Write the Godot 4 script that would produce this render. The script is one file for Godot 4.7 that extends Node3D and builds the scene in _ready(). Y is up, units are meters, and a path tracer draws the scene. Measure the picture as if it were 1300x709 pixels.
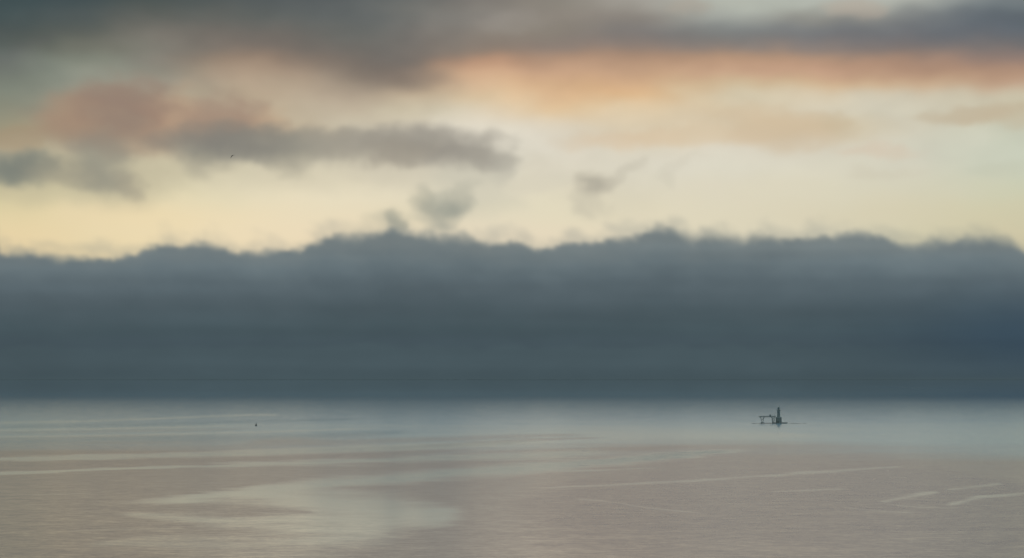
extends Node3D
# A calm sea at dusk seen from a headland about 70 m up: a low bank of sea fog along the horizon, an open strip of
# sky above it, broken rosy cloud higher up, and far out a lighthouse on a reef.

const EYE_HEIGHT := 70.0

# Sky, in degrees of azimuth (right positive) and elevation; colours are sRGB.
const DECK_ELEVATIONS := [19.963, 13.547, 11.783, 10.894, 10.448, 10.001, 9.553, 9.217, 8.88, 8.543, 8.205, 7.754, 7.303, 6.738, 6.172, 5.493, 4.812, 4.131, 3.223]
const DECK_COLOURS := [
	[-14.48, [98, 110, 115, 88, 99, 103, 60, 74, 78, 66, 80, 82, 70, 83, 84, 82, 90, 88, 90, 98, 94, 104, 111, 105, 112, 119, 110, 120, 126, 115, 128, 133, 120, 142, 142, 124, 158, 150, 126, 175, 165, 140, 190, 180, 150, 206, 196, 160, 222, 207, 165, 230, 210, 167, 230, 208, 165]],
	[-12.33, [101, 113, 119, 92, 103, 107, 62, 75, 78, 70, 82, 84, 82, 90, 89, 96, 100, 94, 112, 114, 104, 126, 130, 118, 140, 143, 130, 146, 147, 133, 150, 146, 130, 156, 148, 130, 165, 152, 130, 180, 170, 145, 195, 187, 158, 212, 203, 168, 230, 213, 173, 232, 214, 173, 232, 212, 170]],
	[-10.14, [106, 118, 124, 97, 107, 111, 66, 78, 80, 80, 88, 86, 98, 100, 95, 118, 115, 107, 130, 127, 117, 137, 133, 122, 144, 140, 127, 155, 148, 133, 163, 155, 137, 175, 160, 138, 182, 165, 140, 200, 185, 155, 212, 203, 172, 222, 212, 178, 234, 217, 178, 236, 218, 179, 236, 216, 176]],
	[-7.36, [112, 124, 130, 106, 115, 118, 74, 84, 86, 88, 94, 94, 98, 101, 98, 112, 108, 102, 125, 115, 106, 148, 130, 114, 168, 148, 128, 178, 160, 138, 180, 163, 140, 188, 172, 147, 195, 178, 150, 205, 195, 170, 216, 208, 182, 226, 216, 186, 234, 219, 185, 236, 219, 185, 236, 217, 182]],
	[-4.77, [118, 130, 136, 116, 124, 127, 82, 90, 92, 96, 101, 101, 100, 104, 103, 106, 107, 103, 114, 110, 104, 122, 114, 106, 134, 123, 112, 158, 144, 128, 182, 167, 147, 196, 184, 162, 203, 194, 172, 212, 206, 184, 222, 214, 190, 229, 219, 192, 232, 219, 189, 234, 218, 187, 234, 217, 184]],
	[-2.96, [122, 134, 140, 124, 132, 134, 88, 94, 95, 108, 110, 107, 114, 114, 110, 116, 113, 108, 118, 113, 107, 125, 116, 108, 138, 124, 112, 150, 135, 120, 185, 168, 145, 204, 194, 170, 210, 202, 182, 216, 209, 190, 222, 214, 193, 226, 217, 192, 226, 215, 187, 230, 216, 187, 231, 216, 185]],
	[-1.14, [126, 138, 144, 130, 138, 140, 100, 100, 98, 125, 121, 115, 138, 133, 126, 138, 130, 121, 142, 128, 116, 178, 144, 120, 200, 165, 135, 210, 180, 148, 214, 192, 160, 217, 204, 180, 220, 212, 194, 220, 214, 197, 218, 213, 196, 220, 213, 192, 224, 215, 190, 230, 217, 190, 230, 216, 187]],
	[1.14, [129, 141, 147, 135, 143, 145, 110, 108, 104, 135, 130, 121, 140, 133, 124, 138, 130, 120, 146, 131, 120, 174, 144, 122, 198, 162, 133, 210, 174, 138, 218, 184, 146, 222, 196, 160, 220, 208, 186, 221, 214, 197, 222, 215, 196, 223, 215, 192, 226, 217, 190, 229, 216, 189, 229, 215, 186]],
	[3.64, [130, 142, 148, 138, 145, 147, 130, 128, 122, 160, 157, 148, 140, 135, 128, 130, 125, 121, 146, 131, 121, 174, 144, 122, 198, 163, 133, 210, 174, 138, 216, 182, 142, 220, 200, 168, 218, 203, 176, 220, 211, 190, 220, 214, 196, 221, 214, 192, 224, 215, 189, 227, 216, 189, 227, 215, 186]],
	[6.12, [128, 140, 147, 136, 144, 146, 150, 150, 142, 176, 179, 168, 160, 163, 156, 126, 127, 125, 144, 131, 122, 178, 147, 123, 198, 164, 136, 205, 182, 150, 212, 198, 170, 212, 196, 168, 214, 200, 174, 219, 211, 192, 219, 214, 196, 220, 213, 191, 221, 213, 188, 222, 213, 187, 222, 211, 184]],
	[8.81, [123, 136, 143, 130, 138, 141, 155, 155, 148, 176, 180, 170, 140, 140, 134, 118, 119, 120, 138, 126, 119, 174, 144, 122, 192, 157, 131, 205, 178, 146, 212, 198, 172, 211, 201, 178, 208, 194, 166, 214, 206, 186, 216, 211, 192, 217, 211, 188, 217, 209, 183, 217, 209, 183, 217, 207, 179]],
	[11.46, [118, 131, 138, 121, 130, 134, 150, 150, 144, 174, 177, 168, 130, 133, 132, 112, 114, 117, 128, 119, 115, 166, 138, 120, 184, 151, 127, 205, 178, 148, 208, 198, 176, 208, 202, 182, 206, 200, 180, 208, 205, 187, 210, 207, 188, 211, 207, 184, 212, 205, 177, 211, 204, 175, 211, 202, 172]],
	[14.48, [112, 126, 133, 110, 120, 124, 110, 114, 114, 118, 126, 128, 98, 106, 112, 100, 106, 112, 114, 111, 111, 142, 123, 114, 172, 142, 121, 188, 160, 136, 200, 190, 166, 198, 190, 166, 198, 198, 178, 199, 203, 184, 200, 204, 184, 203, 203, 177, 206, 201, 171, 206, 198, 167, 206, 196, 164]],
]
const CLOUDLETS := [
	[-7.26, 6.24, 6.13, 0.772, -0.000, 1.00, 0.35, 190, 181, 158],
	[-2.05, 6.21, 2.95, 0.681, -0.000, 1.00, 0.30, 192, 186, 168],
	[-12.78, 5.67, 3.41, 0.681, -0.000, 1.00, 0.35, 182, 173, 146],
	[-11.25, 5.57, 1.36, 0.772, -0.000, 1.00, 0.25, 176, 168, 144],
	[-5.24, 7.50, 2.73, 0.591, -0.000, 1.00, 0.25, 190, 174, 150],
	[-11.27, 7.39, 2.09, 1.045, -0.000, 0.75, 0.85, 152, 130, 115],
	[-12.54, 7.44, 0.95, 0.636, -0.000, 0.90, 0.45, 176, 146, 120],
	[-9.90, 7.42, 0.82, 0.636, -0.000, 0.90, 0.50, 174, 142, 120],
	[-9.55, 7.65, 0.59, 0.681, -0.000, 1.00, 0.40, 198, 174, 144],
	[-11.27, 7.69, 1.36, 0.500, -0.000, 0.90, 0.50, 146, 126, 113],
	[-13.98, 6.78, 1.36, 0.341, -0.000, 0.90, 0.55, 164, 144, 118],
	[-8.28, 7.32, 1.27, 0.727, -0.000, 0.85, 0.80, 158, 134, 118],
	[-6.93, 7.30, 0.77, 0.363, -0.000, 0.90, 0.50, 186, 158, 132],
	[-5.80, 7.09, 0.91, 0.318, -0.000, 1.00, 0.35, 180, 164, 142],
	[-13.99, 5.95, 1.00, 0.454, -0.000, 1.00, 0.85, 110, 118, 114],
	[-12.67, 5.80, 1.32, 0.386, -0.100, 1.00, 0.55, 148, 144, 128],
	[-11.65, 6.18, 0.86, 0.818, -0.000, 1.00, 0.65, 140, 139, 128],
	[-10.99, 5.48, 0.50, 0.386, -0.000, 1.00, 0.50, 150, 144, 129],
	[-11.27, 6.94, 1.36, 0.500, -0.000, 1.00, 0.35, 152, 138, 122],
	[-8.27, 6.74, 1.68, 0.568, -0.000, 0.95, 0.88, 126, 125, 119],
	[-6.48, 6.67, 2.04, 0.545, -0.000, 0.95, 0.75, 136, 133, 124],
	[-8.94, 6.14, 0.68, 0.454, -0.000, 1.00, 0.45, 152, 148, 133],
	[-6.32, 6.18, 0.68, 0.318, -0.000, 1.00, 0.40, 160, 155, 139],
	[-4.55, 6.67, 1.36, 0.454, -0.000, 1.00, 0.60, 160, 153, 140],
	[-2.33, 6.71, 2.27, 0.545, -0.050, 0.90, 0.85, 146, 141, 132],
	[-3.42, 6.52, 0.91, 0.363, -0.000, 1.00, 0.45, 156, 148, 134],
	[-0.91, 6.44, 0.95, 0.341, -0.220, 0.95, 0.60, 160, 155, 144],
	[-2.05, 4.90, 0.77, 0.454, 0.100, 1.00, 0.68, 142, 146, 137],
	[-1.91, 4.86, 0.32, 0.227, -0.000, 1.00, 0.40, 132, 138, 131],
	[-2.66, 5.22, 0.36, 0.341, -0.300, 1.00, 0.50, 158, 158, 144],
	[-1.50, 5.31, 0.45, 0.295, 0.600, 1.00, 0.45, 165, 164, 150],
	[-1.14, 5.38, 1.36, 0.772, -0.000, 1.00, 0.30, 188, 186, 168],
	[-3.87, 4.51, 0.77, 0.318, 0.300, 1.00, 0.30, 176, 174, 154],
	[-3.53, 4.49, 0.30, 0.386, -0.000, 1.00, 0.62, 150, 152, 140],
	[2.44, 5.60, 0.59, 0.386, -0.000, 1.00, 0.75, 174, 168, 153],
	[2.39, 5.58, 0.27, 0.204, -0.000, 1.00, 0.50, 160, 156, 143],
	[3.19, 5.91, 0.59, 0.159, 0.500, 1.00, 0.45, 190, 184, 167],
	[1.96, 4.99, 0.41, 0.318, -0.000, 1.00, 0.45, 188, 182, 164],
	[2.55, 5.08, 0.23, 0.363, -0.000, 1.00, 0.35, 188, 182, 164],
	[2.73, 5.37, 1.36, 0.863, -0.000, 1.00, 0.22, 200, 194, 174],
	[-0.18, 6.13, 0.59, 0.500, -0.000, 1.00, 0.55, 186, 182, 168],
	[1.14, 5.72, 0.91, 0.318, 0.200, 1.00, 0.25, 200, 195, 178],
	[4.51, 5.79, 0.27, 0.273, -0.000, 1.00, 0.40, 202, 197, 178],
	[5.05, 6.24, 0.55, 0.136, 0.600, 1.00, 0.35, 206, 200, 182],
	[3.19, 6.89, 1.59, 0.295, -0.000, 1.00, 0.55, 216, 192, 162],
	[5.46, 6.96, 2.04, 0.295, -0.000, 1.00, 0.50, 214, 192, 160],
	[7.94, 7.10, 1.82, 0.545, -0.000, 0.90, 0.60, 206, 184, 154],
	[7.04, 7.58, 1.36, 0.318, -0.000, 1.00, 0.35, 212, 190, 158],
	[9.41, 7.27, 0.82, 0.295, -0.000, 1.00, 0.55, 200, 184, 155],
	[10.56, 6.49, 1.00, 0.204, -0.000, 1.00, 0.55, 212, 194, 172],
	[13.13, 7.40, 1.32, 0.273, 0.050, 0.85, 0.70, 192, 176, 150],
	[14.31, 7.30, 1.36, 0.250, -0.000, 1.00, 0.45, 194, 180, 154],
	[10.55, 5.80, 0.91, 0.182, -0.000, 1.00, 0.40, 204, 197, 176],
	[13.91, 5.88, 0.64, 0.227, -0.000, 1.00, 0.40, 194, 196, 176],
	[9.97, 10.51, 0.82, 0.227, -0.000, 1.00, 0.55, 182, 167, 152],
	[4.98, 10.63, 0.59, 0.227, -0.000, 1.00, 0.50, 172, 162, 149],
	[-0.11, 10.31, 0.91, 0.363, -0.000, 1.00, 0.50, 152, 146, 138],
]
const BANK_TOP := [[-14.48, 3.495], [-13.62, 3.508], [-12.86, 3.408], [-12.32, 3.393], [-11.45, 3.404], [-10.75, 3.524], [-10.47, 3.706], [-10.14, 3.799], [-9.80, 3.780], [-9.36, 3.785], [-8.76, 3.881], [-8.36, 3.751], [-7.91, 3.597], [-7.36, 3.625], [-6.91, 3.696], [-6.23, 3.701], [-5.90, 3.793], [-5.45, 4.022], [-5.11, 4.138], [-4.54, 4.096], [-3.98, 4.144], [-3.75, 4.259], [-3.53, 4.350], [-3.30, 4.238], [-2.73, 4.127], [-2.05, 4.106], [-1.37, 4.085], [-0.91, 3.949], [-0.23, 3.904], [0.00, 3.950], [0.34, 3.904], [0.68, 3.722], [0.91, 3.700], [1.37, 3.858], [1.71, 3.971], [2.16, 3.902], [2.73, 3.991], [3.30, 4.057], [3.75, 4.168], [4.21, 4.324], [4.55, 4.345], [4.88, 4.184], [5.22, 4.001], [5.45, 4.090], [5.67, 4.134], [6.24, 4.039], [6.69, 3.923], [6.91, 4.011], [7.36, 4.098], [7.81, 4.003], [8.36, 4.020], [9.25, 4.055], [9.92, 4.115], [10.36, 4.109], [10.69, 4.015], [11.13, 3.809], [11.56, 3.759], [12.00, 3.864], [12.65, 3.898], [13.19, 3.956], [13.63, 3.949], [14.05, 3.788], [14.48, 3.517]]
const BANK_TONES := [
	[4.131, 122, 130, 130],
	[3.723, 116, 126, 128],
	[3.223, 103, 116, 121],
	[2.769, 91, 104, 110],
	[2.314, 82, 95, 101],
	[1.860, 76, 90, 96],
	[1.406, 71, 86, 92],
	[0.998, 69, 83, 90],
	[0.884, 72, 87, 93],
	[0.363, 72, 87, 93],
	[0.136, 69, 84, 90],
	[-0.408, 69, 84, 90],
]
const SLICKS := [  # streaks of changed ripple; their tone is reflected sky painted in
	[0.200, 2, 0.50, 1.00, [-220, 2062, 72, -144, 2136, 155, -45, 2273, 296, 65, 2364, 388, 202, 2428, 339, 326, 2497, 212, 411, 2532, 54]],
	[0.245, 1, 0.90, 1.00, [-12, 1027, 59, 30, 1070, 312, 93, 1124, 618, 159, 1153, 734, 244, 1124, 687, 365, 1090, 634]],
	[0.200, 1, 0.55, 1.00, [-822, 2189, 135, -577, 2244, 142, -415, 2333, 169, -259, 2428, 133, -132, 2569, 74]],
	[0.200, 1, 0.35, 1.00, [-951, 2532, 90, -670, 2607, 96, -485, 2727, 105, -345, 2813, 67]],
	[0.200, 2, 0.50, 0.70, [-1063, 2954, 98, -828, 3222, 117, -701, 3344, 126, -599, 3691, 154, -498, 3937, 131, -415, 3770, 40]],
	[0.200, 2, 0.50, 0.70, [-911, 2532, 54, -701, 2727, 63, -554, 2859, 69, -387, 3056, 53]],
	[0.200, 2, 0.50, 0.70, [-818, 2273, 44, -624, 2428, 50, -484, 2497, 53, -340, 2646, 79, -252, 2769, 65, -170, 2859, 23]],
	[0.130, 0, 0.60, 0.80, [-750, 2086, 98, -569, 2216, 111, -452, 2333, 138, -308, 2396, 195, -220, 2532, 182, -96, 2686, 102]],
	[0.125, 0, 0.60, 0.80, [-981, 2727, 126, -759, 2954, 148, -592, 3056, 158, -454, 3282, 152, -238, 3544, 106]],
	[0.200, 1, 0.60, 0.70, [-315, 2273, 117, -202, 2216, 125, -83, 2333, 123, 49, 2497, 88, 110, 2532, 36]],
	[0.200, 1, 0.70, 0.60, [-142, 1993, 34, -43, 2189, 54, 65, 2364, 63, 123, 2396, 16]],
	[0.190, 1, 0.80, 0.60, [-7, 1867, 29, 54, 1949, 53, 119, 2015, 57, 194, 2086, 37]],
	[0.190, 1, 0.70, 0.60, [-66, 1867, 20, 0, 1928, 42, 63, 1993, 34, 121, 2038, 12]],
	[0.150, 2, 0.90, 0.60, [-602, 1674, 55, -451, 1756, 61, -382, 1792, 72, -314, 1847, 77, -241, 1907, 103, -158, 1993, 101, -74, 2086, 86, -9, 2189, 68, 63, 2273, 44]],
	[0.200, 1, 0.70, 0.60, [-555, 1543, 27, -414, 1613, 29, -350, 1674, 39, -265, 1722, 42, -179, 1810, 65, -98, 1907, 51, -24, 1993, 22]],
	[0.150, 2, 0.90, 0.60, [-510, 1420, 28, -380, 1479, 31, -332, 1530, 33, -282, 1584, 35, -211, 1643, 53, -135, 1706, 74, -36, 1810, 92, 37, 1867, 98, 117, 1970, 88]],
	[0.190, 1, 0.95, 0.40, [-119, 1268, 5, -101, 1277, 37, -67, 1305, 67, -27, 1365, 95, 17, 1431, 92, 65, 1504, 76, 134, 1613, 59]],
	[0.140, 2, 1.00, 0.70, [-235, 1124, 11, -217, 1146, 22, -195, 1176, 43, -175, 1200, 69, -157, 1241, 105, -131, 1325, 109, -98, 1376, 91, -52, 1467, 91, 0, 1556, 103, 73, 1689, 80, 119, 1774, 80, 170, 1867, 69, 216, 1949, 32, 244, 1993, 34]],
	[0.130, 2, 0.95, 0.90, [-175, 1268, 54, -137, 1200, 106, -102, 1124, 152, -76, 1070, 151, -53, 1039, 110, -36, 1027, 65, -20, 1021, 23]],
	[0.150, 2, 0.75, 0.90, [-210, 1045, 12, -154, 998, 28, -117, 955, 67, -85, 935, 84, -64, 955, 67, -50, 976, 21]],
	[0.165, 2, 0.50, 1.00, [-185, 855, 12, -135, 855, 45, -100, 846, 61, -67, 855, 49, -44, 863, 13]],
	[0.190, 1, 0.90, 0.60, [-178, 1103, 7, -150, 1083, 26, -122, 1064, 25, -101, 1045, 6]],
	[0.155, 2, 0.58, 1.00, [-6, 1479, 11, 42, 1517, 16, 86, 1556, 12, 120, 1584, 4]],
	[0.160, 2, 0.50, 1.00, [5, 1277, 5, 57, 1315, 9, 113, 1365, 13, 150, 1408, 13, 197, 1467, 7]],
	[0.155, 2, 0.54, 1.00, [175, 1431, 10, 218, 1491, 19, 262, 1543, 16, 319, 1613, 9]],
	[0.160, 2, 0.43, 1.00, [159, 1241, 5, 189, 1259, 8, 216, 1277, 3]],
	[0.155, 2, 0.58, 1.00, [209, 1138, 7, 234, 1184, 12, 254, 1224, 13, 268, 1250, 5]],
	[0.155, 2, 0.50, 1.00, [273, 1259, 5, 299, 1296, 11, 332, 1345, 6]],
	[0.155, 2, 0.61, 1.00, [239, 1103, 4, 259, 1146, 11, 282, 1192, 10, 314, 1224, 8, 338, 1241, 3]],
	[0.160, 2, 0.43, 1.00, [60, 1131, 4, 73, 1090, 8, 88, 1064, 8, 102, 1039, 4]],
	[0.160, 2, 0.43, 1.00, [180, 1096, 4, 193, 1064, 8, 212, 1045, 4]],
	[0.160, 2, 0.36, 1.00, [37, 1168, 5, 50, 1153, 9, 66, 1117, 6]],
	[0.160, 2, 0.36, 1.00, [208, 1124, 4, 221, 1096, 8, 244, 1083, 4]],
	[0.165, 2, 0.29, 1.00, [-420, 1168, 5, -310, 1208, 5, -283, 1216, 7, -248, 1233, 3]],
	[0.170, 2, 0.29, 1.00, [-207, 921, 4, -184, 935, 6, -151, 935, 3]],
	[0.055, 0, 0.80, 0.90, [2995, 16096, 733, 3715, 17705, 2716, 3887, 16096, 2236, 3720, 13620, 1054]],
]
const INSHORE_EDGE := [-774, 2062, -542, 2111, -385, 2162, -274, 2136, -118, 1993, 0, 1867, 85, 1949, 185, 2038, 282, 2038, 354, 1993, 415, 1907, 470, 1828, 584, 1739]  # ripples change here, and the painted sky tint turns warm grey

var warp_wide := FastNoiseLite.new()
var warp_fine := FastNoiseLite.new()
var wisp := FastNoiseLite.new()
var curl := FastNoiseLite.new()
var deck_profile := []
var cloud_list := []


func _ready() -> void:
	make_camera()
	make_sky()
	make_sun()
	make_sea()
	make_lighthouse()
	make_bridge()
	make_reef()
	make_buoy()
	make_bird()


func make_camera() -> void:
	var c := Camera3D.new()
	c.name = "camera"
	c.fov = 16.0
	c.near = 0.5
	c.far = 900000.0
	c.position = Vector3(0, EYE_HEIGHT, 0)
	c.rotation_degrees = Vector3(2.8942, 0, 0)
	add_child(c)
	c.current = true


func make_sun() -> void:
	# the sun has gone down behind the fog bank ahead on the left: only a broad weak glow is left of it
	var s := DirectionalLight3D.new()
	s.name = "sun"
	s.light_energy = 0.01
	s.light_color = Color(1.0, 0.9, 0.76)
	s.light_angular_distance = 40.0
	s.shadow_enabled = true
	s.rotation_degrees = Vector3(-33, 202, 0)
	add_child(s)


# ---------------------------------------------------------------- sky
func rgb(r: float, g: float, b: float) -> Color:
	return Color(r / 255.0, g / 255.0, b / 255.0)


func noise(seed_number: int, frequency: float, octaves: int) -> FastNoiseLite:
	var n := FastNoiseLite.new()
	n.seed = seed_number
	n.noise_type = FastNoiseLite.TYPE_SIMPLEX_SMOOTH
	n.frequency = frequency
	n.fractal_type = FastNoiseLite.FRACTAL_FBM
	n.fractal_octaves = octaves
	return n


func make_sky() -> void:
	warp_wide = noise(11, 0.30, 2)
	warp_fine = noise(23, 1.0, 2)
	wisp = noise(37, 1.8, 3)
	curl = noise(53, 2.6, 2)
	# the measured stretch of sky, carried on round the horizon and fading to the grey of the side away from the sun
	var own := []
	for c in DECK_COLOURS:
		var tones := []
		for h in range(0, c[1].size(), 3):
			tones.append(rgb(c[1][h], c[1][h + 1], c[1][h + 2]))
		own.append([c[0], tones])
	var grey := []
	for h in DECK_ELEVATIONS:
		grey.append(rgb(86, 93, 96).lerp(rgb(135, 139, 137), smoothstep(11.0, 4.0, h)))
	deck_profile.append([-180.0, grey])
	deck_profile.append([-110.0, grey])
	for k in [[-70.0, 0.75], [-45.0, 0.45], [-26.0, 0.12]]:
		deck_profile.append([k[0], blend_tones(own[0][1], grey, k[1])])
	deck_profile.append_array(own)
	for k in [[26.0, 0.2], [45.0, 0.5], [70.0, 0.8]]:
		deck_profile.append([k[0], blend_tones(own[-1][1], grey, k[1])])
	deck_profile.append([110.0, grey])
	deck_profile.append([180.0, grey])
	for c in CLOUDLETS:
		cloud_list.append([c[0], c[1], c[2], c[3], c[4], c[5], c[6], rgb(c[7], c[8], c[9])])

	var wide := 4096
	var high := 2048
	var coarse := Image.create(512, 256, false, Image.FORMAT_RGBF)
	for r in 256:
		var e := 90.0 - (r + 0.5) * 180.0 / 256.0
		for k in 512:
			var a := (k + 0.5) * 360.0 / 512.0 - 180.0
			coarse.set_pixel(k, r, sky_colour(a, e))
	coarse.resize(wide, high, Image.INTERPOLATE_CUBIC)
	# the low sky ahead at the full resolution of the picture
	var step := 360.0 / wide
	var k0 := int((180.0 - 22.0) / step)
	var k1 := int((180.0 + 22.0) / step)
	for r in range(int((90.0 - 15.0) / step), 1026):
		var e := 90.0 - (r + 0.5) * step
		for k in range(k0, k1):
			coarse.set_pixel(k, r, sky_colour((k + 0.5) * step - 180.0, e))
	var m := PanoramaSkyMaterial.new()
	# a panorama begins straight ahead (-z)
	var turned := Image.create(wide, high, false, Image.FORMAT_RGBF)
	turned.blit_rect(coarse, Rect2i(wide / 2, 0, wide / 2, high), Vector2i.ZERO)
	turned.blit_rect(coarse, Rect2i(0, 0, wide / 2, high), Vector2i(wide / 2, 0))
	m.panorama = ImageTexture.create_from_image(turned)
	var sky := Sky.new()
	sky.sky_material = m
	var env := Environment.new()
	env.background_mode = Environment.BG_SKY
	env.sky = sky
	env.tonemap_mode = Environment.TONE_MAPPER_LINEAR
	env.tonemap_exposure = 1.0
	env.sdfgi_enabled = true
	env.ssao_enabled = true
	env.ssil_enabled = true
	var w := WorldEnvironment.new()
	w.name = "world_environment"
	w.environment = env
	add_child(w)


func blend_tones(a: Array, b: Array, t: float) -> Array:
	var out := []
	for i in a.size():
		out.append(a[i].lerp(b[i], t))
	return out


func tone_at(tones: Array, i: int, t: float) -> Color:
	var n := tones.size() - 1
	var a: Color = tones[maxi(i - 1, 0)]
	var b: Color = tones[i]
	var c: Color = tones[mini(i + 1, n)]
	var d: Color = tones[mini(i + 2, n)]
	return b + (c - a) * (0.5 * t) + (a * 2.0 - b * 5.0 + c * 4.0 - d) * (0.5 * t * t) + (b * 3.0 - a - c * 3.0 + d) * (0.5 * t * t * t)


func deck_colour(a: float, e: float) -> Color:
	var row := 0
	while row < DECK_ELEVATIONS.size() - 2 and e < DECK_ELEVATIONS[row + 1]:
		row += 1
	var upper: float = DECK_ELEVATIONS[row]
	var lower: float = DECK_ELEVATIONS[row + 1]
	var t := clampf((upper - e) / (upper - lower), 0.0, 1.0)
	var i := 0
	while i < deck_profile.size() - 2 and a > deck_profile[i + 1][0]:
		i += 1
	var left: float = deck_profile[i][0]
	var s := clampf((a - left) / (deck_profile[i + 1][0] - left), 0.0, 1.0)
	var across := []
	for k in [maxi(i - 1, 0), i, i + 1, mini(i + 2, deck_profile.size() - 1)]:
		across.append(tone_at(deck_profile[k][1], row, t))
	return tone_at(across, 1, s)


func bank_top(a: float) -> float:
	if a <= BANK_TOP[0][0] or a >= BANK_TOP[-1][0]:
		return 3.62 + 0.22 * sin(a * 0.41 + 1.0) * clampf((absf(a) - 14.4) * 0.2, 0.0, 1.0)
	var i := 0
	while a > BANK_TOP[i + 1][0]:
		i += 1
	var t: float = (a - BANK_TOP[i][0]) / (BANK_TOP[i + 1][0] - BANK_TOP[i][0])
	return lerpf(BANK_TOP[i][1], BANK_TOP[i + 1][1], t)


func sky_colour(a: float, e: float) -> Color:
	if e < 0.0:
		return rgb(69, 84, 90).srgb_to_linear()
	# billowing: look the large forms up at a place pushed about by noise
	var x := a * 0.5
	var wide_x := warp_wide.get_noise_3d(x, e, 0.0)
	var wide_y := warp_wide.get_noise_3d(x, e, 40.0)
	var fine_x := warp_fine.get_noise_3d(x, e, 0.0)
	var fine_y := warp_fine.get_noise_3d(x, e, 30.0)
	var wa := a + wide_x * 0.4 + fine_x * 0.45
	var we := e + wide_y * 0.12 + fine_y * 0.13
	# cloud bases lie level: seen off to the side a level line sinks a little
	var level := rad_to_deg(atan(tan(deg_to_rad(clampf(we, 0.0, 60.0))) / cos(deg_to_rad(clampf(a, -25.0, 25.0)))))
	var c := deck_colour(wa, level)
	var grain := wisp.get_noise_2d(a * 0.55, e)
	var coarse_grain := wisp.get_noise_2d(a * 0.12 + 60.0, e * 0.25)
	var cloudy := smoothstep(4.6, 8.0, e)
	c = c * (1.0 + cloudy * (0.014 * grain + 0.04 * coarse_grain))
	if e > 12.0:
		# broken grey cloud over paler blue grey sky higher up
		c = c.lerp(rgb(162, 172, 179), smoothstep(18.0, 30.0, e))
		c = c * (1.0 + 0.22 * coarse_grain * smoothstep(12.0, 20.0, e))
	if e < 12.0 and absf(a) < 20.0:
		for k in cloud_list:
			var dx: float = (a + fine_x * 0.5 + wide_x * 0.15 + grain * 0.16 + curl.get_noise_2d(a, e) * 0.08 - k[0])
			var dy: float = (e + fine_y * 0.2 + grain * 0.08 + curl.get_noise_2d(a + 40.0, e) * 0.05 - k[1] - dx * k[4]) / k[3]
			dx /= k[2]
			var q := dx * dx + dy * dy
			if q < 2.7:
				var soft: float = k[5]
				var cover: float = smoothstep(1.1 + soft * 0.9, 0.9 - soft * 1.2, q + grain * 0.35)
				c = c.lerp(k[7], cover * k[6] * (1.0 + 0.25 * grain))
	# the fog bank
	var tuft := wisp.get_noise_2d(a * 0.9 + e * 0.5, e * 1.1 + 200.0)
	var small := curl.get_noise_2d(a + e * 0.4, e + 80.0)
	var veil := warp_fine.get_noise_2d(a * 0.7 + e * 0.4, e * 1.2 + 300.0)
	var top := bank_top(a + fine_x * 0.1 + small * 0.06) + 0.07 * tuft + 0.075 * small
	var fray := 0.075 + 0.15 * smoothstep(-0.3, 0.5, wide_x + 0.8 * veil)
	var inside := smoothstep(top + fray * 1.7, top - fray * 1.1, e + 0.10 * tuft)
	inside = maxf(inside, 0.26 * smoothstep(top + 0.55, top - 0.15, e + 0.4 * veil + 0.12 * tuft))
	if inside > 0.0:
		c = c.lerp(bank_colour(a, e, top), inside)
	return Color(c.r, c.g, c.b).srgb_to_linear()


func veil_grain(a: float, e: float) -> float:
	return wisp.get_noise_2d(a * 0.25 + 130.0, e * 0.5)


func bank_colour(a: float, e: float, top: float) -> Color:
	var high := e + (3.9 - top) * clampf(e / 3.9, 0.0, 1.0) * 0.45 + 0.14 * wisp.get_noise_2d(a * 0.3 + 20.0, e * 0.7)
	var i := 0
	while i < BANK_TONES.size() - 2 and high < BANK_TONES[i + 1][0]:
		i += 1
	var t: float = clampf((BANK_TONES[i][0] - high) / (BANK_TONES[i][0] - BANK_TONES[i + 1][0]), 0.0, 1.0)
	var c := rgb(BANK_TONES[i][1], BANK_TONES[i][2], BANK_TONES[i][3]).lerp(rgb(BANK_TONES[i + 1][1], BANK_TONES[i + 1][2], BANK_TONES[i + 1][3]), t)
	# it is bluer and darker towards the right
	var dx := (a - 15.2) / 4.2
	var dy := (e - 1.2) / 1.1
	c = c.lerp(rgb(52, 71, 87), 0.7 * exp(-dx * dx - dy * dy))
	return c * (1.0 + 0.03 * warp_wide.get_noise_2d(a * 0.3, e * 0.8 + 70.0) + 0.035 * warp_fine.get_noise_2d(a * 0.06, e * 1.6 + 50.0) + 0.02 * veil_grain(a, e))


# ---------------------------------------------------------------- sea
# Reflected sky tints painted into the water: teal offshore, warm inshore, pale on slicks.
const WATER_SKY_TINTS := [Color(0.53, 0.77, 0.88), Color(0.67, 0.605, 0.60), Color(0.95, 0.95, 0.89)]
const RIPPLE_FADE := [0, 0.235, 2600, 0.225, 3000, 0.195, 3500, 0.165, 4100, 0.14, 5000, 0.115, 6300, 0.092, 7600, 0.065, 9500, 0.03, 12000, 0.01, 400000, 0.01]
const ROUGHNESS_TOP := 0.3


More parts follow.
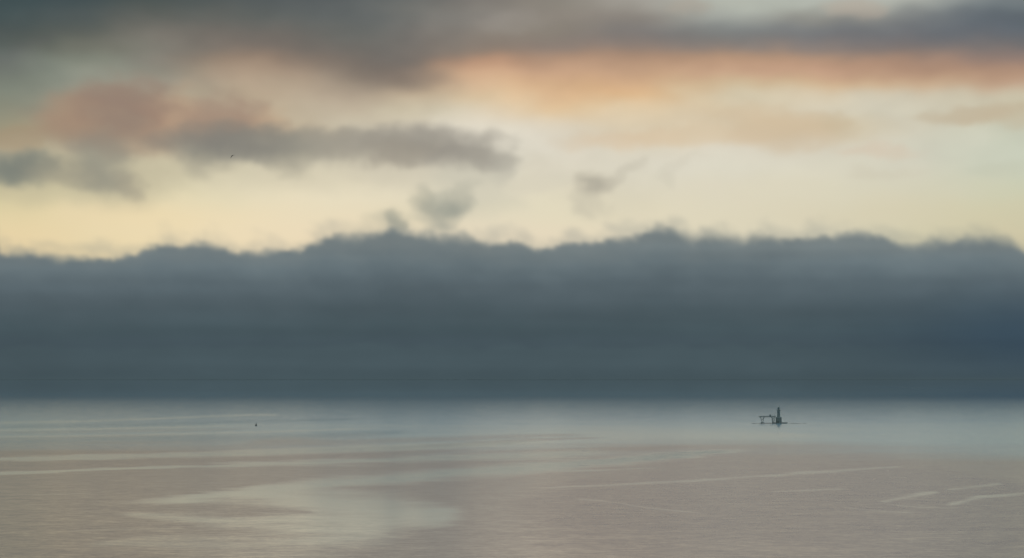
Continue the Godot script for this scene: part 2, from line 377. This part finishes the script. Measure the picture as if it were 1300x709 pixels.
func make_sea() -> void:
	var mesh := ArrayMesh.new()
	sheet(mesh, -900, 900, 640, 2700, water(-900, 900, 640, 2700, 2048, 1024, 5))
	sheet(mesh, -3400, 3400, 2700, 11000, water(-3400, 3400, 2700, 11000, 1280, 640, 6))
	sheet(mesh, -14000, 14000, 11000, 48000, water(-14000, 14000, 11000, 48000, 256, 256, 7))
	# the same water carried on to both sides, behind and out to the horizon
	var inshore := plain_water(WATER_SKY_TINTS[1], 0.19)
	var calm := plain_water(WATER_SKY_TINTS[0], 0.01)
	var offshore := plain_water(WATER_SKY_TINTS[0], 0.2)
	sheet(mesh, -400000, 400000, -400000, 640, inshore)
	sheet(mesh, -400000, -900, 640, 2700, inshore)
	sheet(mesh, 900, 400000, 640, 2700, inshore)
	sheet(mesh, -400000, -3400, 2700, 11000, offshore)
	sheet(mesh, 3400, 400000, 2700, 11000, offshore)
	sheet(mesh, -400000, -14000, 11000, 48000, calm)
	sheet(mesh, 14000, 400000, 11000, 48000, calm)
	sheet(mesh, -400000, 400000, 48000, 800000, calm)
	var o := MeshInstance3D.new()
	o.name = "sea"
	o.mesh = mesh
	o.set_meta("kind", "structure")
	add_child(o)


func sheet(mesh: ArrayMesh, x0: float, x1: float, d0: float, d1: float, m: Material) -> void:
	var arrays := []
	arrays.resize(Mesh.ARRAY_MAX)
	arrays[Mesh.ARRAY_VERTEX] = PackedVector3Array([Vector3(x0, 0, -d0), Vector3(x0, 0, -d1), Vector3(x1, 0, -d1), Vector3(x1, 0, -d0)])
	arrays[Mesh.ARRAY_NORMAL] = PackedVector3Array([Vector3.UP, Vector3.UP, Vector3.UP, Vector3.UP])
	arrays[Mesh.ARRAY_TEX_UV] = PackedVector2Array([Vector2(0, 1), Vector2(0, 0), Vector2(1, 0), Vector2(1, 1)])
	arrays[Mesh.ARRAY_INDEX] = PackedInt32Array([0, 1, 2, 0, 2, 3])
	mesh.add_surface_from_arrays(Mesh.PRIMITIVE_TRIANGLES, arrays)
	mesh.surface_set_material(mesh.get_surface_count() - 1, m)


func plain_water(tone: Color, rough: float) -> StandardMaterial3D:
	var m := StandardMaterial3D.new()
	m.albedo_color = tone
	m.metallic = 0.5
	m.metallic_specular = 1.0
	m.roughness = rough
	return m


func along(points: Array, at: float) -> float:
	var i := 0
	while i < points.size() - 4 and at > points[i + 2]:
		i += 2
	return lerpf(points[i + 1], points[i + 3], clampf((at - points[i]) / (points[i + 2] - points[i]), 0.0, 1.0))


func water(x0: float, x1: float, d0: float, d1: float, w: int, h: int, seed_number: int) -> StandardMaterial3D:
	var rough := PackedFloat32Array()
	var warm := PackedFloat32Array()
	var pale := PackedFloat32Array()
	rough.resize(w * h)
	warm.resize(w * h)
	pale.resize(w * h)
	var patches := noise(71, 1.0 / 420.0, 3)
	var ragged := noise(83, 1.0 / 90.0, 3)
	var rows := PackedFloat32Array()
	for r in h:
		rows.append(along(RIPPLE_FADE, d1 - (r + 0.5) / h * (d1 - d0)))
	for k in w:
		var x := x0 + (k + 0.5) / w * (x1 - x0)
		var edge := along(INSHORE_EDGE, x)
		for r in h:
			var d := d1 - (r + 0.5) / h * (d1 - d0)
			var n := r * w + k
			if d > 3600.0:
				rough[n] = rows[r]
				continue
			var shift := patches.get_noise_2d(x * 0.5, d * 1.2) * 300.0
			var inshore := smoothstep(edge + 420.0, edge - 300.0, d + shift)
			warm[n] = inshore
			pale[n] = 0.5 * smoothstep(3600.0, 2500.0, d + shift) * (1.0 - inshore)  # pale sky reflection painted in towards the inshore edge
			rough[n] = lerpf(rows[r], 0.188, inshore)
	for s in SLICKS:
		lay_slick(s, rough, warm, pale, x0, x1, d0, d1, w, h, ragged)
	# wind ripples in fine lines across the view
	var fine := noise(seed_number, 1.0, 4)
	var surface := PackedByteArray()
	var colour := PackedByteArray()
	surface.resize(w * h)
	colour.resize(w * h * 3)
	var teal: Color = WATER_SKY_TINTS[0]
	var grey: Color = WATER_SKY_TINTS[1]
	var sky_sheen: Color = WATER_SKY_TINTS[2]
	for r in h:
		var d := d1 - (r + 0.5) / h * (d1 - d0)
		for k in w:
			var n := r * w + k
			var x := x0 + (k + 0.5) / w * (x1 - x0)
			var v := 1.0
			if d < 6000.0:
				v += 0.12 * fine.get_noise_2d(x * 0.012, d * 0.035) + 0.26 * fine.get_noise_2d(x * 0.06 + 500.0, d * 0.15) + 0.2 * fine.get_noise_2d(x * 0.3 + 900.0, d * 0.45)
			surface[n] = clampi(int(rough[n] * v / ROUGHNESS_TOP * 255.0 + 0.5), 0, 255)
			var c := teal.lerp(grey, warm[n]).lerp(sky_sheen, pale[n])
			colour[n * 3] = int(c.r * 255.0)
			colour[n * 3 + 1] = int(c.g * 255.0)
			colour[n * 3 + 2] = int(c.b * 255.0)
	var m := plain_water(Color.WHITE, ROUGHNESS_TOP)
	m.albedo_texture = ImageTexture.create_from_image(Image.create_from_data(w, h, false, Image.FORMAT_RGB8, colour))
	m.roughness_texture = ImageTexture.create_from_image(Image.create_from_data(w, h, false, Image.FORMAT_L8, surface))
	m.texture_repeat = false
	return m


func lay_slick(s: Array, rough: PackedFloat32Array, warm: PackedFloat32Array, pale: PackedFloat32Array, x0: float, x1: float, d0: float, d1: float, w: int, h: int, ragged: FastNoiseLite) -> void:
	var p: Array = s[4]
	var centre := []
	var reach := []
	for i in range(0, p.size(), 3):
		centre.append_array([p[i], p[i + 1]])
		reach.append_array([p[i], p[i + 2]])
	var tone: int = s[1]
	var soft: float = s[3]
	var k0 := maxi(int((p[0] - x0) / (x1 - x0) * w), 0)
	var k1 := mini(int((p[-3] - x0) / (x1 - x0) * w), w)
	for k in range(k0, k1):
		var x := x0 + (k + 0.5) / w * (x1 - x0)
		var mid := along(centre, x)
		var half := along(reach, x)
		var ends := smoothstep(0.0, 0.1, (x - p[0]) / (p[-3] - p[0])) * smoothstep(0.0, 0.1, (p[-3] - x) / (p[-3] - p[0]))
		var r0 := maxi(int((d1 - mid - half * 2.8) / (d1 - d0) * h), 0)
		var r1 := mini(int((d1 - mid + half * 2.8) / (d1 - d0) * h) + 1, h)
		for r in range(r0, r1):
			var d := d1 - (r + 0.5) / h * (d1 - d0)
			var q := absf(d - mid) / half + ragged.get_noise_2d(x * 1.3, d * 1.6) * clampf(45.0 / half, 0.4, 1.0) + ragged.get_noise_2d(x * 0.3 + 900.0, d * 0.6) * 0.35
			var cover: float = smoothstep(1.0 + soft * 0.9, 0.9 - soft, q) * s[2] * ends
			if cover > 0.0:
				var n := r * w + k
				rough[n] = lerpf(rough[n], s[0], cover)
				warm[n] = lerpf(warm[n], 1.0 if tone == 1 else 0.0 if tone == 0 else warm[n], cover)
				pale[n] = lerpf(pale[n], 1.0 if tone == 2 else 0.0, cover)  # bright sky reflection on slicks, painted as a paler colour


# ---------------------------------------------------------------- things
var materials := {}


func matter(called: String, base: Color, rough: float, metal := 0.0, mottle := 0.0, scale := 0.4) -> StandardMaterial3D:
	if materials.has(called):
		return materials[called]
	var m := StandardMaterial3D.new()
	m.resource_name = called
	m.roughness = rough
	m.metallic = metal
	m.albedo_color = base.linear_to_srgb()
	if mottle > 0.0:
		var ramp := Gradient.new()
		ramp.set_color(0, Color(1.0 - mottle, 1.0 - mottle, 1.0 - mottle))
		ramp.set_color(1, Color.WHITE)
		var t := NoiseTexture2D.new()
		t.width = 256
		t.height = 256
		t.seamless = true
		t.noise = noise(called.hash() % 1000, 0.02, 4)
		t.color_ramp = ramp
		m.albedo_texture = t
		m.uv1_triplanar = true
		m.uv1_scale = Vector3.ONE * scale
	materials[called] = m
	return m


func thing(called: String, label: String, category: String, at: Vector3, group := "") -> Node3D:
	var o := Node3D.new()
	o.name = called
	o.position = at
	o.set_meta("label", label)
	o.set_meta("category", category)
	if group != "":
		o.set_meta("group", group)
	add_child(o, true)
	return o


func part(called: String, st: SurfaceTool, m: Material, parent: Node3D) -> MeshInstance3D:
	st.generate_normals()
	var o := MeshInstance3D.new()
	o.name = called
	o.mesh = st.commit()
	o.material_override = m
	o.cast_shadow = GeometryInstance3D.SHADOW_CASTING_SETTING_ON
	parent.add_child(o, true)
	return o


func shape(smooth := false) -> SurfaceTool:
	var st := SurfaceTool.new()
	st.begin(Mesh.PRIMITIVE_TRIANGLES)
	st.set_smooth_group(0 if smooth else -1)
	return st


func quad(st: SurfaceTool, a: Vector3, b: Vector3, c: Vector3, d: Vector3) -> void:
	for v in [a, b, c, a, c, d]:
		st.add_vertex(v)


# a turned form: [radius, height] pairs from the bottom up
func lathe(st: SurfaceTool, outline: Array, sides: int, centre := Vector3.ZERO, turn := 0.0) -> void:
	for i in outline.size() - 1:
		for k in sides:
			var a := TAU * k / sides + turn
			var b := TAU * (k + 1) / sides + turn
			var low: float = outline[i][0]
			var top: float = outline[i + 1][0]
			var p := centre + Vector3(cos(a) * low, outline[i][1], sin(a) * low)
			var q := centre + Vector3(cos(b) * low, outline[i][1], sin(b) * low)
			var r := centre + Vector3(cos(b) * top, outline[i + 1][1], sin(b) * top)
			var s := centre + Vector3(cos(a) * top, outline[i + 1][1], sin(a) * top)
			quad(st, p, q, r, s)


# a bar between two points with a rectangular section and bevelled long edges
func bar(st: SurfaceTool, a: Vector3, b: Vector3, wide: float, deep: float) -> void:
	var along_bar := (b - a).normalized()
	var side := along_bar.cross(Vector3.BACK if absf(along_bar.z) < 0.9 else Vector3.UP).normalized()
	var out := side.cross(along_bar).normalized()
	var cut := minf(wide, deep) * 0.15
	var ring := []
	for p in [[-1, -1, 1, 0], [-1, -1, 0, 1], [-1, 1, 0, -1], [-1, 1, 1, 0], [1, 1, -1, 0], [1, 1, 0, -1], [1, -1, 0, 1], [1, -1, -1, 0]]:
		ring.append(side * (p[0] * wide / 2.0 + p[2] * cut) + out * (p[1] * deep / 2.0 + p[3] * cut))
	var n := ring.size()
	for k in n:
		quad(st, a + ring[k], a + ring[(k + 1) % n], b + ring[(k + 1) % n], b + ring[k])
	for k in range(1, n - 1):
		for v in [a + ring[0], a + ring[k + 1], a + ring[k], b + ring[0], b + ring[k], b + ring[k + 1]]:
			st.add_vertex(v)


# a low rock: a grid of heights over an uneven oval
func rock(st: SurfaceTool, long: float, wide: float, high: float, seed_number: int, centre := Vector3.ZERO) -> void:
	var n := noise(seed_number, 0.22, 4)
	var nx := maxi(int(long / 0.8), 10)
	var nz := maxi(int(wide / 0.8), 8)
	var at := func(i: int, k: int) -> Vector3:
		var u := float(i) / nx * 2.0 - 1.0
		var v := float(k) / nz * 2.0 - 1.0
		var x := u * long / 2.0
		var z := v * wide / 2.0
		var rim := 1.0 - (u * u + v * v) + 0.35 * n.get_noise_2d(x * 0.6, z * 0.6)
		var y := high * (clampf(rim * 1.4, -1.0, 1.0) * 0.75 + 0.45 * n.get_noise_2d(x, z))
		return centre + Vector3(x, maxf(y, -0.8), z)
	for i in nx:
		for k in nz:
			var p: Vector3 = at.call(i, k)
			var q: Vector3 = at.call(i + 1, k)
			var r: Vector3 = at.call(i + 1, k + 1)
			var s: Vector3 = at.call(i, k + 1)
			quad(st, p, q, r, s)


func make_lighthouse() -> void:
	var stone := matter("weathered_granite", Color(0.37, 0.42, 0.375), 0.9, 0.0, 0.35, 0.15)
	var render_coat := matter("grey_masonry", Color(0.40, 0.47, 0.44), 0.85, 0.0, 0.25, 0.15)
	var iron := matter("dark_iron", Color(0.17, 0.2, 0.19), 0.6, 0.3)
	var copper := matter("green_copper", Color(0.22, 0.31, 0.27), 0.7, 0.2)
	var pane := StandardMaterial3D.new()
	pane.resource_name = "lantern_glass"
	pane.albedo_color = Color(0.75, 0.85, 0.85, 0.25)
	pane.transparency = BaseMaterial3D.TRANSPARENCY_ALPHA
	pane.roughness = 0.05
	var gloom := matter("dark_window", Color(0.02, 0.025, 0.03), 0.2)
	var t := thing("lighthouse", "grey stone lighthouse with lantern, standing on a broad stepped base far out at sea", "lighthouse", Vector3(424.2, 0, -3165))
	# broad base: eight sided, battered, with a plinth below and a coping above
	var st := shape()
	lathe(st, [[5.5, -2.0], [5.4, 0.9], [5.1, 1.1], [4.95, 1.3], [4.7, 8.6], [4.62, 9.0]], 16)
	part("base", st, stone, t)
	st = shape()
	lathe(st, [[4.62, 9.0], [4.95, 9.2], [4.95, 9.6], [4.6, 9.9], [2.5, 10.25]], 16)
	part("coping", st, render_coat, t)
	st = shape(true)
	lathe(st, [[2.62, 10.1], [2.5, 13.0], [2.4, 16.5], [2.36, 19.4], [2.5, 19.8], [3.2, 20.35]], 24)
	part("tower", st, render_coat, t)
	st = shape()
	lathe(st, [[3.2, 20.35], [3.3, 20.45], [3.3, 20.85], [1.5, 20.9]], 24)
	var gallery := part("gallery", st, stone, t)
	for k in 12:
		var a := TAU * k / 12
		st = shape()
		var foot := Vector3(cos(a) * 3.1, 20.7, sin(a) * 3.1)
		bar(st, foot, foot + Vector3(0, 1.15, 0), 0.09, 0.09)
		part("post", st, iron, gallery)
	for y in [21.3, 21.85]:
		st = shape()
		for k in 24:
			var a := TAU * k / 24
			var b := TAU * (k + 1) / 24
			bar(st, Vector3(cos(a) * 3.1, y, sin(a) * 3.1), Vector3(cos(b) * 3.1, y, sin(b) * 3.1), 0.08, 0.08)
		part("rail", st, iron, gallery)
	st = shape()
	lathe(st, [[1.75, 20.75], [1.75, 21.9], [1.6, 22.0], [1.2, 22.0]], 16)
	var lantern := part("lantern_room", st, render_coat, t)
	for k in 8:
		var a := TAU * (k + 0.5) / 8
		var b := TAU * (k + 1.5) / 8
		st = shape()
		bar(st, Vector3(cos(a) * 1.62, 22.0, sin(a) * 1.62), Vector3(cos(a) * 1.62, 24.9, sin(a) * 1.62), 0.2, 0.2)
		part("glazing_bar", st, iron, lantern)
		st = shape()
		var p := Vector3(cos(a) * 1.55, 22.0, sin(a) * 1.55)
		var q := Vector3(cos(b) * 1.55, 22.0, sin(b) * 1.55)
		quad(st, p, q, q + Vector3(0, 2.9, 0), p + Vector3(0, 2.9, 0))
		part("pane", st, pane, lantern)
	st = shape(true)
	lathe(st, [[0.45, 21.9], [0.8, 22.4], [0.95, 23.3], [0.8, 24.2], [0.3, 24.6]], 12)
	part("lens", st, gloom, lantern)
	st = shape(true)
	lathe(st, [[1.2, 24.85], [1.9, 24.9], [1.85, 25.1], [1.6, 25.7], [1.1, 26.15], [0.4, 26.4], [0.25, 26.6], [0.3, 26.8], [0.05, 27.0]], 16)
	part("dome", st, copper, t)
	for w in [[0.35, 12.2], [-0.2, 14.9], [0.3, 17.4]]:
		var frame := shape()
		var turn: float = w[0] + PI / 2.0
		var y: float = w[1]
		var out := Vector3(cos(turn), 0, sin(turn))
		var side := Vector3(-out.z, 0, out.x)
		var c := out * 2.46 + Vector3(0, y, 0)
		for e in [-1, 1]:
			bar(frame, c + side * 0.4 * e + Vector3(0, -0.65, 0), c + side * 0.4 * e + Vector3(0, 0.65, 0), 0.16, 0.3)
		bar(frame, c - side * 0.48 + Vector3(0, 0.72, 0), c + side * 0.48 + Vector3(0, 0.72, 0), 0.16, 0.3)
		bar(frame, c - side * 0.55 - Vector3(0, 0.72, 0), c + side * 0.55 - Vector3(0, 0.72, 0), 0.16, 0.4)
		var f := part("window", frame, stone, t)
		var g := shape()
		quad(g, c + out * 0.03 - side * 0.34 - Vector3(0, 0.65, 0), c + out * 0.03 + side * 0.34 - Vector3(0, 0.65, 0), c + out * 0.03 + side * 0.34 + Vector3(0, 0.65, 0), c + out * 0.03 - side * 0.34 + Vector3(0, 0.65, 0))
		part("pane", g, gloom, f)
	st = shape()
	bar(st, Vector3(-1.6, 1.5, 4.92), Vector3(-1.6, 3.7, 4.78), 1.1, 0.25)
	part("door", st, gloom, t)


func make_bridge() -> void:
	# a landing bridge on two trestles, reaching from the lighthouse base out to the left
	var steel := matter("grey_green_steel", Color(0.27, 0.33, 0.3), 0.6, 0.3, 0.25, 0.3)
	var concrete := matter("wet_concrete", Color(0.3, 0.35, 0.32), 0.85, 0.0, 0.3, 0.3)
	var t := thing("landing_bridge", "long narrow steel landing bridge on two trestles, left of the lighthouse", "bridge", Vector3(424.2, 0, -3165))
	var st := shape()
	bar(st, Vector3(-31.6, 11.0, 0), Vector3(-4.4, 11.0, 0), 0.35, 2.4)
	part("deck", st, concrete, t)
	for z in [-1.0, 1.0]:
		st = shape()
		bar(st, Vector3(-31.3, 10.4, z), Vector3(-4.6, 10.4, z), 0.85, 0.3)
		part("girder", st, steel, t)
		for y in [11.7, 12.2]:
			st = shape()
			bar(st, Vector3(-31.4, y, z * 1.1), Vector3(-4.8, y, z * 1.1), 0.07, 0.07)
			part("rail", st, steel, t)
		for k in 15:
			st = shape()
			var x := -31.4 + 1.9 * k
			bar(st, Vector3(x, 11.15, z * 1.1), Vector3(x, 12.22, z * 1.1), 0.09, 0.09)
			part("post", st, steel, t)
	# left trestle: its legs spread upwards like a funnel
	for z in [-1.0, 1.0]:
		for s in [-1.0, 1.0]:
			st = shape()
			bar(st, Vector3(-26.0 + s * 0.7, 1.6, z * 0.9), Vector3(-26.0 + s * 3.0, 10.3, z * 1.0), 0.42, 0.42)
			part("leg", st, steel, t)
		st = shape()
		bar(st, Vector3(-27.55, 5.6, z), Vector3(-24.45, 5.6, z), 0.3, 0.25)
		bar(st, Vector3(-26.0, 5.6, z), Vector3(-28.8, 10.2, z), 0.22, 0.2)
		bar(st, Vector3(-26.0, 5.6, z), Vector3(-23.2, 10.2, z), 0.22, 0.2)
		part("brace", st, steel, t)
	st = shape()
	lathe(st, [[3.6, -1.5], [3.3, 0.7], [2.2, 1.6], [1.3, 2.0], [0.0, 2.05]], 14, Vector3(-26.0, 0, 0))
	part("footing", st, concrete, t)
	# right trestle: a stout leg, a slim one, and lattice between them
	for z in [-1.0, 1.0]:
		st = shape()
		bar(st, Vector3(-9.4, 1.6, z), Vector3(-11.0, 10.3, z), 0.95, 0.5)
		part("leg", st, steel, t)
		st = shape()
		bar(st, Vector3(-7.2, 1.6, z), Vector3(-6.6, 10.3, z), 0.42, 0.42)
		part("leg", st, steel, t)
		st = shape()
		bar(st, Vector3(-9.4, 2.2, z), Vector3(-6.9, 5.6, z), 0.3, 0.22)
		bar(st, Vector3(-10.1, 5.9, z), Vector3(-7.1, 2.6, z), 0.3, 0.22)
		bar(st, Vector3(-10.1, 6.0, z), Vector3(-6.7, 9.9, z), 0.3, 0.22)
		bar(st, Vector3(-10.8, 9.6, z), Vector3(-6.9, 6.0, z), 0.3, 0.22)
		part("brace", st, steel, t)
	st = shape()
	lathe(st, [[3.2, -1.5], [2.9, 0.9], [2.2, 1.7], [0.0, 1.9]], 14, Vector3(-8.3, 0, 0))
	part("footing", st, concrete, t)

	# small hut and hoist standing on the deck
	var h := thing("winch_hut", "small dark hut with a pitched roof standing on the landing bridge deck", "hut", Vector3(424.2 - 13.4, 11.18, -3165))
	st = shape()
	bar(st, Vector3(0, 0, 0), Vector3(0, 2.5, 0), 1.9, 1.7)
	part("wall", st, steel, h)
	st = shape()
	for z in [-1.0, 1.0]:
		bar(st, Vector3(-1.1, 2.5, z * 0.95), Vector3(1.1, 2.5, z * 0.95), 0.12, 0.2)
	quad(st, Vector3(-1.15, 2.45, 1.05), Vector3(-1.15, 3.2, 0), Vector3(1.15, 3.2, 0), Vector3(1.15, 2.45, 1.05))
	quad(st, Vector3(-1.15, 2.45, -1.05), Vector3(-1.15, 3.2, 0), Vector3(1.15, 3.2, 0), Vector3(1.15, 2.45, -1.05))
	for x in [-1.15, 1.15]:
		for v in [Vector3(x, 2.45, 1.05), Vector3(x, 3.2, 0), Vector3(x, 2.45, -1.05)]:
			st.add_vertex(v)
	part("roof", st, concrete, h)
	for d in [[-10.2, 2.6, "slim hoist post with a short arm on the bridge, next to the hut"], [-6.9, 2.9, "slim hoist post with a short arm on the bridge, nearest the lighthouse"]]:
		var p := thing("hoist_post", d[2], "hoist", Vector3(424.2 + d[0], 11.18, -3165), "hoist posts on the bridge")
		st = shape()
		bar(st, Vector3(0, 0, 0), Vector3(0, d[1], 0), 0.28, 0.28)
		part("post", st, steel, p)
		st = shape()
		bar(st, Vector3(0, d[1] - 0.15, 0), Vector3(-1.1, d[1] + 0.25, 0), 0.16, 0.16)
		part("arm", st, steel, p)


func make_reef() -> void:
	var wet := matter("wet_rock", Color(0.14, 0.16, 0.15), 0.55, 0.0, 0.4, 0.5)
	var concrete := matter("wet_concrete", Color.BLACK, 0.85)
	var t := thing("landing_stage", "low flat concrete landing stage at the right foot of the lighthouse", "landing stage", Vector3(424.2 + 9.4, 0, -3165))
	var st := shape()
	bar(st, Vector3(-4.6, 0.35, 0), Vector3(4.4, 0.35, 0), 2.4, 4.0)
	part("slab", st, concrete, t)
	for x in [-2.6, 0.2, 3.2]:
		st = shape()
		lathe(st, [[0.28, 1.5], [0.24, 1.9], [0.36, 2.05], [0.0, 2.12]], 8, Vector3(x, 0, 1.5))
		part("bollard", st, wet, t)
	for r in [["reef", "low dark reef awash below the bridge and the lighthouse", -14.0, 44.0, 9.0, 0.85, 5], ["reef", "thin sliver of reef awash left of the outer trestle", -38.0, 14.0, 4.0, 0.5, 8], ["reef", "thin broken line of reef awash right of the landing stage", 25.0, 22.0, 4.0, 0.45, 13], ["reef", "last small rock showing at the right end of the reef", 41.0, 8.0, 3.0, 0.4, 21]]:
		st = shape()
		rock(st, r[3], r[4], r[5], r[6])
		var o := part(r[0], st, wet, self)
		o.position = Vector3(424.2 + r[2], 0.05, -3164)
		o.set_meta("label", r[1])
		o.set_meta("category", "rock")
		o.set_meta("group", "reef around the lighthouse")


func make_buoy() -> void:
	var paint := matter("dark_buoy_paint", Color(0.03, 0.045, 0.045), 0.5)
	var iron := matter("dark_iron", Color.BLACK, 0.6)
	var t := thing("buoy", "tiny dark navigation buoy alone on the water, left of centre", "buoy", Vector3(-386.5, 0, -3004))
	t.rotation_degrees = Vector3(3, 20, -4)
	t.scale = Vector3.ONE * 1.15
	var st := shape(true)
	lathe(st, [[0.0, -0.8], [1.1, -0.6], [1.35, 0.0], [1.35, 0.6], [1.2, 0.8], [0.3, 0.95]], 18)
	part("float", st, paint, t)
	st = shape(true)
	lathe(st, [[0.72, 0.85], [0.6, 2.2], [0.55, 2.4], [0.2, 2.5]], 12)
	part("tower", st, paint, t)
	for k in 4:
		var a := TAU * k / 4
		st = shape()
		bar(st, Vector3(cos(a) * 1.0, 0.8, sin(a) * 1.0), Vector3(cos(a) * 0.5, 2.9, sin(a) * 0.5), 0.12, 0.12)
		part("strut", st, iron, t)
	st = shape(true)
	lathe(st, [[0.3, 2.5], [0.34, 2.9], [0.3, 3.2], [0.0, 3.4]], 10)
	part("lantern", st, iron, t)
	st = shape()
	lathe(st, [[0.0, 3.5], [0.42, 3.9], [0.0, 4.3]], 8)
	part("topmark", st, paint, t)


func make_bird() -> void:
	# a gull banking away: the near wing hangs to the lower left, the far one is seen nearly end on
	var feathers := matter("dark_feathers", Color(0.05, 0.05, 0.045), 0.8)
	var st := shape(true)
	# body along x, head at +x
	var spine := [[-0.36, 0.005], [-0.28, 0.035], [-0.14, 0.07], [0.0, 0.085], [0.12, 0.075], [0.2, 0.05], [0.25, 0.045], [0.3, 0.042], [0.33, 0.025], [0.39, 0.004]]
	for i in spine.size() - 1:
		for k in 10:
			var a := TAU * k / 10
			var b := TAU * (k + 1) / 10
			var p0 := Vector3(spine[i][0], sin(a) * spine[i][1], cos(a) * spine[i][1])
			var p1 := Vector3(spine[i][0], sin(b) * spine[i][1], cos(b) * spine[i][1])
			var q0 := Vector3(spine[i + 1][0], sin(a) * spine[i + 1][1], cos(a) * spine[i + 1][1])
			var q1 := Vector3(spine[i + 1][0], sin(b) * spine[i + 1][1], cos(b) * spine[i + 1][1])
			quad(st, p0, q0, q1, p1)
	# wings: leading edge, trailing edge, height and thickness at stations out from the body
	for s in [-1.0, 1.0]:
		var ribs := [[0.03, 0.13, -0.12, 0.03, 0.035], [0.2, 0.17, -0.12, 0.04, 0.03], [0.36, 0.19, -0.09, 0.0, 0.025], [0.52, 0.13, -0.11, -0.1, 0.018], [0.66, 0.0, -0.16, -0.24, 0.01], [0.74, -0.12, -0.18, -0.34, 0.003]]
		for i in ribs.size() - 1:
			var ring := []
			for r in [ribs[i], ribs[i + 1]]:
				var z: float = r[0] * s
				var mid: float = lerpf(r[1], r[2], 0.35)
				ring.append([Vector3(r[1], r[3], z), Vector3(mid, r[3] + r[4], z), Vector3(r[2], r[3], z), Vector3(mid, r[3] - r[4], z)])
			for k in 4:
				quad(st, ring[0][k], ring[0][(k + 1) % 4], ring[1][(k + 1) % 4], ring[1][k])
	# fanned tail
	for y in [0.008, -0.008]:
		quad(st, Vector3(-0.26, y, 0.035), Vector3(-0.46, 0, 0.1), Vector3(-0.46, 0, -0.1), Vector3(-0.26, y, -0.035))
	var o := part("flying_bird", st, feathers, self)
	o.position = Vector3(-69.6, 125.6, -492.0)
	var heading := Vector3(0.45, 0.12, -0.88).normalized()
	var lift := Vector3(-0.52, 0.85, 0.0)
	o.basis = Basis(heading, lift, heading.cross(lift)).orthonormalized()
	o.set_meta("label", "small dark bird in flight against the grey cloud at the upper left")
	o.set_meta("category", "bird")
